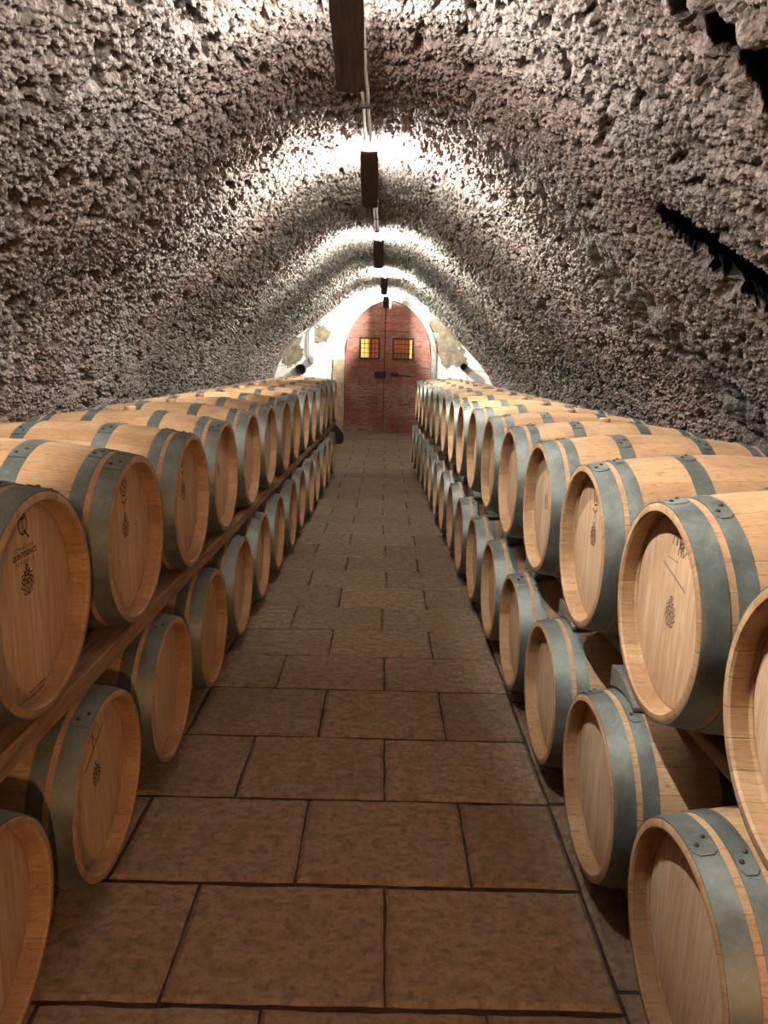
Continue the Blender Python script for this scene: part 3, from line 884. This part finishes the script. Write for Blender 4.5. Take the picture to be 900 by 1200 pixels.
for row, (side, xa, sx, ya, zc, n) in ROWS.items():
    upper = row[0] == 'U'
    sn = 'left' if side < 0 else 'right'; tn = 'upper' if upper else 'lower'
    for i in range(n):
        yc = ya + P_ * i; x0 = xa + sx * yc
        mk, ft = FEAT.get((row, i), (None, ''))
        if i < n - 4:
            place = ORD[i] + ' from the front' if i else 'nearest'
        else:
            place = {0: 'last', 1: 'second to last', 2: 'third to last', 3: 'fourth to last'}[n - 1 - i] + ' at the far end'
        lab = 'oak wine barrel, %s of the %s %s row' % (place, tn, sn)
        lab = SPECIAL.get((row, i), lab)
        barrel(side, x0 + rr.uniform(-.006, .006), yc + rr.uniform(-.0004, .0004), zc, upper, mk, (row, i) in BUNGS, lab, 'oak barrels of the %s %s row' % (tn, sn))

# ------------------------------------------------------------------ rails and chocks
def rail(name, side, xa, sx, t0, t1, z0, z1, y0, y1, label, group):
    b = MB()
    # slightly skewed along the row, like the barrels it carries
    def X(t, y): return xa + sx * y + side * t
    n = 24; vs = []; fs = []
    for i in range(n + 1):
        y = y0 + (y1 - y0) * i / n; j = rr.uniform(-.003, .003)
        e = .006
        a, c = X(t0, y) + j, X(t1, y) + j
        a, c = min(a, c), max(a, c)
        vs += [(a + e, y, z0), (c - e, y, z0), (c, y, z0 + e), (c, y, z1 - e), (c - e, y, z1), (a + e, y, z1), (a, y, z1 - e), (a, y, z0 + e)]
    for i in range(n):
        for q in range(8): fs.append((8 * i + q, 8 * i + (q + 1) % 8, 8 * i + 8 + (q + 1) % 8, 8 * i + 8 + q))
    fs.append(tuple(range(8))); fs.append(tuple(8 * n + q for q in range(8)))
    b.add(vs, fs)
    o = b.build(name, M['rail'])
    return tag(o, label, 'rail', group)
def zt(t): return Z_LOW + rad(t) + .0025           # top of a lower barrel there
def zb(t): return Z_UP - rad(t) - .0025            # bottom of an upper barrel there
for side, rowU, rowL, sn in ((-1, 'UL', 'LL', 'left'), (1, 'UR', 'LR', 'right')):
    _, xa, sx, ya, _, n = ROWS[rowL]
    yl0, yl1 = ya - .35, ya + P_ * (n - 1) + .35
    for t0, t1, nm in ((.15, .25, 'front'), (BL - .25, BL - .15, 'rear')):
        tin = t1 if nm == 'front' else t0
        rail('floor_rail', side, xa, sx, t0, t1, .0, Z_LOW - rad(tin + .015 if nm == 'front' else tin - .015) - .003, yl0, yl1, 'timber floor rail under the %s end of the lower %s barrels' % (nm, sn), 'floor rails')
    _, xa, sx, ya, _, n = ROWS[rowU]
    y0, y1 = ya - .5, ya + P_ * (n - 1) + .30
    tf = (.035, .155) if side < 0 else (.15, .235)
    rail('timber_rail', side, xa, sx, tf[0], tf[1], zt(tf[1] + .05), zb(tf[1] + .012) - .001, y0, y1,
         'long brown timber rail between the upper and lower barrels on the left' if side < 0 else 'timber rail in the shadow between the upper and lower barrels on the right', 'rails between the rows')
    rail('timber_rail', side, xa, sx, BL - .27, BL - .17, zt(.315), zb(.285) - .001, y0, y1, 'timber rail under the rear of the upper %s barrels by the wall' % sn, 'rails between the rows')
# grey wedges that hold the upper right barrels
_, xa, sx, ya, _, n = ROWS['UR']
for i in range(0, 8):
    yc = ya + P_ * i; x0 = xa + sx * yc
    b = MB(); xl, xr = x0 + .045, x0 + .120
    yl = ROWS['LR'][3] + P_ * (i + 1)                  # the lower barrel it lies on
    def zlow(y): return Z_LOW + math.sqrt(max((rad(.155) + .005) ** 2 - (y - yl) ** 2, .01))
    def zhigh(y): return Z_UP - math.sqrt(max((rad(.155) + .005) ** 2 - (y - yc) ** 2, 0))
    m = 8; vs = []; fs = []; yb = yl + .135
    ya_ = yl - .085
    for k in range(m + 1):
        y = ya_ + (yb - ya_) * k / m
        zl = max(zlow(y), zlow(yb) + .0) if False else zlow(y)
        zh = min(zl + .012 + .060 * k / m, zhigh(y) - .002)
        vs += [(xl, y, zl), (xr, y, zl), (xr, y, zh), (xl, y, zh)]
    for k in range(m):
        for q in range(4): fs.append((4 * k + q, 4 * k + (q + 1) % 4, 4 * k + 4 + (q + 1) % 4, 4 * k + 4 + q))
    fs.append((0, 1, 2, 3)); fs.append((4 * m, 4 * m + 1, 4 * m + 2, 4 * m + 3))
    b.add(vs, fs)
    o = b.build('wooden_chock', M['chock'])
    tag(o, 'grey wooden chock wedged under the %s barrel of the upper right row' % (ORD[i] if i else 'nearest'), 'chock', 'chocks under the upper right barrels')

# ------------------------------------------------------------------ lamps under the crown
def lamp(yn, yf, xc, zn, zf, curl, label, tx=.016, lift=.150, tube=None, u0=.48, u1=.96, far=False, hw=.064):
    o = empty('stave_lamp', (xc, (yn + yf) / 2, 3.03)); tag(o, label, 'lamp', 'stave lamps under the crown of the vault')
    L = yf - yn; th = .016
    ym = (yn + yf) / 2
    def zz(u): return zn + (zf - zn) * u - curl * max(0, u - .55) ** 2 * 4 - .012 * math.sin(PI * u) * -1
    b = MB(); n = 14; m = 6; vs = []; fs = []
    for i in range(n + 1):
        u = i / n; y = yn + L * u - ym; w = hw * (1 - .10 * abs(u - .5) * 2)
        z = zz(u) - 3.03
        for lay in (0, 1):
            for k in range(m + 1):
                q = -1 + 2 * k / m
                vs.append((w * q, y, z + .007 * q * q + lay * th))
    r = 2 * (m + 1)
    for i in range(n):
        for k in range(m):
            a = i * r + k
            fs.append((a, a + 1, a + r + 1, a + r)); c = a + m + 1
            fs.append((c, c + r, c + r + 1, c + 1))
        for k in (0, m):
            a = i * r + k; fs.append((a, a + r, a + r + m + 1, a + m + 1))
    for i in (0, n):
        for k in range(m):
            a = i * r + k; fs.append((a, a + 1, a + m + 2, a + m + 1))
    b.add(vs, fs)
    b.build('stave_shade', M['shade'], o, 40)
    # tube above the stave, near its right edge
    def at(u, dz): return (tx, yn + u * L - ym, zz(min(u, .6)) + (zz(.6) - zz(.3)) / .3 * max(0, u - .6) - 3.03 + dz)
    b = MB(); b.tube([at(u0, lift), at(u1, lift)], .012, 8)
    b.build('lamp_tube', tube or M['tube'], o)
    # socket block between the stave and the tube's end, on rods up to the rock
    ub = (u1 + .04, u1 + .22) if far else (u0 - .14, u0 - .04)
    b = MB(); zb_ = zz(ub[0]) - 3.03
    b.box(-.055, .062, ub[0] * L - L / 2, ub[1] * L - L / 2, zb_ + .012, zb_ + (lift + .03 if far else .11), .006)
    b.build('lamp_mount', M['shade'], o)
    for u, x in ((.93, -.035), (.12, -.035)):
        b = MB(); b.tube([(x, u * L - L / 2, zz(u) - 3.03 + .008), (x, u * L - L / 2, .03 if far else .15)], .005, 6)
        b.build('hanger_rod', M['bracket'], o)
    return o
NEAR_TUBE = mat_tube(2900.0); DOOR_TUBE = mat_tube(23000.0); FIRST_TUBE = mat_tube(2200.0)
lamp(1.10, 1.75, -.34, 2.66, 2.54, 0, 'stave lamp above the viewer', tx=.006, tube=NEAR_TUBE, u0=.30, u1=.80)
lamp(2.66, 3.31, -.170, 2.98, 2.82, .07, 'nearest dark curved stave lamp at the top of the picture', tube=FIRST_TUBE)
lamp(5.22, 5.87, -.137, 3.01, 2.795, 0, 'second dark stave lamp from the front, below the bright wide patch of vault')
lamp(8.98, 9.69, -.102, 3.01, 2.795, 0, 'third dark stave lamp from the front under the vault crown')
lamp(13.05, 13.68, -.033, 3.01, 2.795, 0, 'fourth, small dark stave lamp just in front of the door arch', u0=.22, u1=.70, far=True)
dl_ = lamp(15.25, 15.80, .01, 2.87, 2.70, 0, 'farthest stave lamp with a white strip, overlapping the top of the red door', tx=0.0, lift=.10, tube=DOOR_TUBE, u0=.50, u1=.70, far=True, hw=.0625)
b = MB(); b.box(.068, .10, .17, .19, -.36, -.10, .004); b.build('white_strip', M['white'], dl_)

def ZC(y): return 3.075 - .11 * min(1, max(0, (y - 13.2) / 2.2))
def conduit(y0, y1, x, label):
    b = MB()
    for dx in (-.014, .014):
        pts = [(x + dx + .002 * math.sin(9 * y + 50 * dx), y, ZC(y) + .006 * math.sin(3 * y)) for y in np.linspace(y0, y1, 14)]
        b.tube(pts, .010, 8)
    o = b.build('cable_conduit', M['conduit'], None, 40); tag(o, label, 'conduit', 'metal conduits along the vault crown')
    for y in np.arange(y0 + .3, y1 - .1, .8):
        b = MB(); b.box(x - .032, x + .032, y - .012, y + .012, ZC(y) - .018, ZC(y) + .025, .003)
        b.build('pipe_clip', M['bracket'], o)
conduit(3.36, 5.16, -.140, 'pair of bright metal conduits between the nearest and second stave lamps')
conduit(5.93, 8.92, -.118, 'metal conduits between the second and third stave lamps')
conduit(9.75, 12.98, -.075, 'metal conduits between the third and fourth stave lamps')
conduit(13.75, 15.18, -.02, 'metal conduits between the fourth stave lamp and the door lamp')

# warm fill globe added unseen behind the viewer to light the left barrels
def globe():
    o = empty('fill_globe', (.8, Y_BACK + .05, 2.0)); tag(o, 'unseen warm fill globe added on the wall behind the viewer', 'lamp')
    b = MB(); b.lathe([(-.12 * math.cos(a), max(.0005, .12 * math.sin(a))) for a in np.linspace(0, PI, 14)], 20, axis='Y'); b.shift((0, .30, 0))
    k = NT('warm_fill_globe'); m = k.done((.9, .9, .9), .4, emit=(1.0, .56, .25), estr=430.0)
    b.build('fill_globe_ball', m, o, 60)
    b = MB(); b.lathe([(0, .0005), (0, .07), (.05, .07), (.06, .04), (.19, .04), (.19, .0005)], 20, axis='Y'); b.build('fill_globe_base', M['bracket'], o, 40)
globe()

# ------------------------------------------------------------------ small things on the end wall
def vent(x, z, r, label):
    o = empty('vent_pipe', (x, Y_END, z - r)); tag(o, label, 'pipe', 'round black pipes in the end wall')
    b = MB(); b.lathe([(-.16, r), (-.16, r * .82), (-.02, r * .80), (.05, r * .80), (.05, r), (-.16, r)], 28, axis='Y'); b.shift((0, 0, r))
    b.build('pipe_collar', M['pipe'], o, 30)
    b = MB(); b.lathe([(-.03, .0005), (-.03, r * .80)], 28, axis='Y'); b.shift((0, 0, r))
    b.build('pipe_plug', M['sack'], o)
vent(-1.83, 1.38, .115, 'round black pipe end on the white wall behind the left barrels')
vent(1.76, 1.53, .075, 'small dark round pipe end on the white wall behind the right barrels')
b = MB(); yv = Y_END - .03
b.tube([(-1.29, yv, 2.50), (-1.42, yv, 2.42), (-1.58, yv, 2.31), (-1.66, yv, 2.20), (-1.67, yv, 1.95), (-1.67, yv, 1.74), (-1.60, yv, 1.66)], .016, 8)
o = b.build('cable_pipe', M['greypipe'], None, 40); tag(o, 'thin grey cable pipe bending down the white wall left of the door', 'pipe')
b = MB(); b.box(-1.66, -1.55, yv - .04, yv + .03, 1.52, 1.66, .01); b.tube([(-1.605, yv - .04, 1.59), (-1.605, yv - .055, 1.59)], .03, 12)
b.build('switch_box', M['greypipe'], o)
b = MB(); yv = Y_END - .12
ln = [(p[0] * .985, yv, p[1] - .05) for p in spline(PROF, .12) if -2.15 < p[0] < -.5]
b.tube(ln, .012, 6); tag(b.build('wall_cable', M['greypipe'], None, 40), 'thin cable following the vault edge above the white wall', 'cable')

# dark sack slumped against the jamb
def sack():
    b = MB(); prof = [(0, .02), (.0, .12), (.05, .155), (.14, .165), (.24, .14), (.33, .085), (.37, .045), (.40, .05), (.45, .075), (.46, .03)]
    n = 24; vs = []; fs = []
    for i, (z, r) in enumerate(prof):
        for k in range(n):
            a = 2 * PI * k / n
            q = r * (1 + .12 * math.sin(3 * a + z * 9) + .07 * math.sin(7 * a + 2 * z)) 
            vs.append((q * math.cos(a) - .10 * z, q * math.sin(a) * .9, z + .008 * math.sin(5 * a) * (z > .02)))
    for i in range(len(prof) - 1):
        for k in range(n): fs.append((i * n + k, i * n + (k + 1) % n, (i + 1) * n + (k + 1) % n, (i + 1) * n + k))
    fs.append(tuple(range(n))); fs.append(tuple((len(prof) - 1) * n + k for k in range(n)))
    b.add(vs, fs)
    e = empty('cloth_sack', (-.93, 14.3, 0)); tag(e, 'dark sack slumped on the floor between the last left barrel and the door', 'sack')
    b.build('sack_body', M['sack'], e, 60)
    c = MB(); c.lathe([(.362, .058), (.37, .062), (.378, .058), (.37, .052)], 16, close=True, axis='Z'); c.shift((-.037, 0, 0)); c.build('tie_cord', M['rail'], e)
sack()

# ------------------------------------------------------------------ world, camera, view
w = bpy.data.worlds.new('World'); S.world = w; w.use_nodes = True
w.node_tree.nodes['Background'].inputs[0].default_value = (.5, .45, .4, 1)
w.node_tree.nodes['Background'].inputs[1].default_value = .0

F_PX = 850.2; PITCH, YAW, ROLL, H = .2105, .0056, -.0275, 1.6945
cd = bpy.data.cameras.new('Camera'); cam = bpy.data.objects.new('Camera', cd); COL.objects.link(cam)
cd.sensor_fit = 'VERTICAL'; cd.sensor_height = 36; cd.lens = F_PX / 1200 * 36; cd.clip_start = .05
cp, sp, cy, sy = math.cos(PITCH), math.sin(PITCH), math.cos(YAW), math.sin(YAW)
fwd = Vector((sy * cp, cy * cp, -sp)); right = Vector((cy, -sy, 0)); up = Vector((sy * sp, cy * sp, cp))
cr, sr = math.cos(ROLL), math.sin(ROLL)
rx = right * cr - up * sr; uy = right * sr + up * cr
R = Matrix((rx, uy, -fwd)).transposed()
cam.matrix_world = Matrix.Translation((0, 0, H)) @ R.to_4x4()
S.camera = cam
S.view_settings.view_transform = 'Standard'; S.view_settings.look = 'None'; S.view_settings.gamma = 1.0
S.view_settings.use_curve_mapping = False
S.view_settings.exposure = 0.15
S.cycles.use_denoising = True
S.cycles.max_bounces = 8; S.cycles.diffuse_bounces = 5
S.cycles.sample_clamp_indirect = 6.0
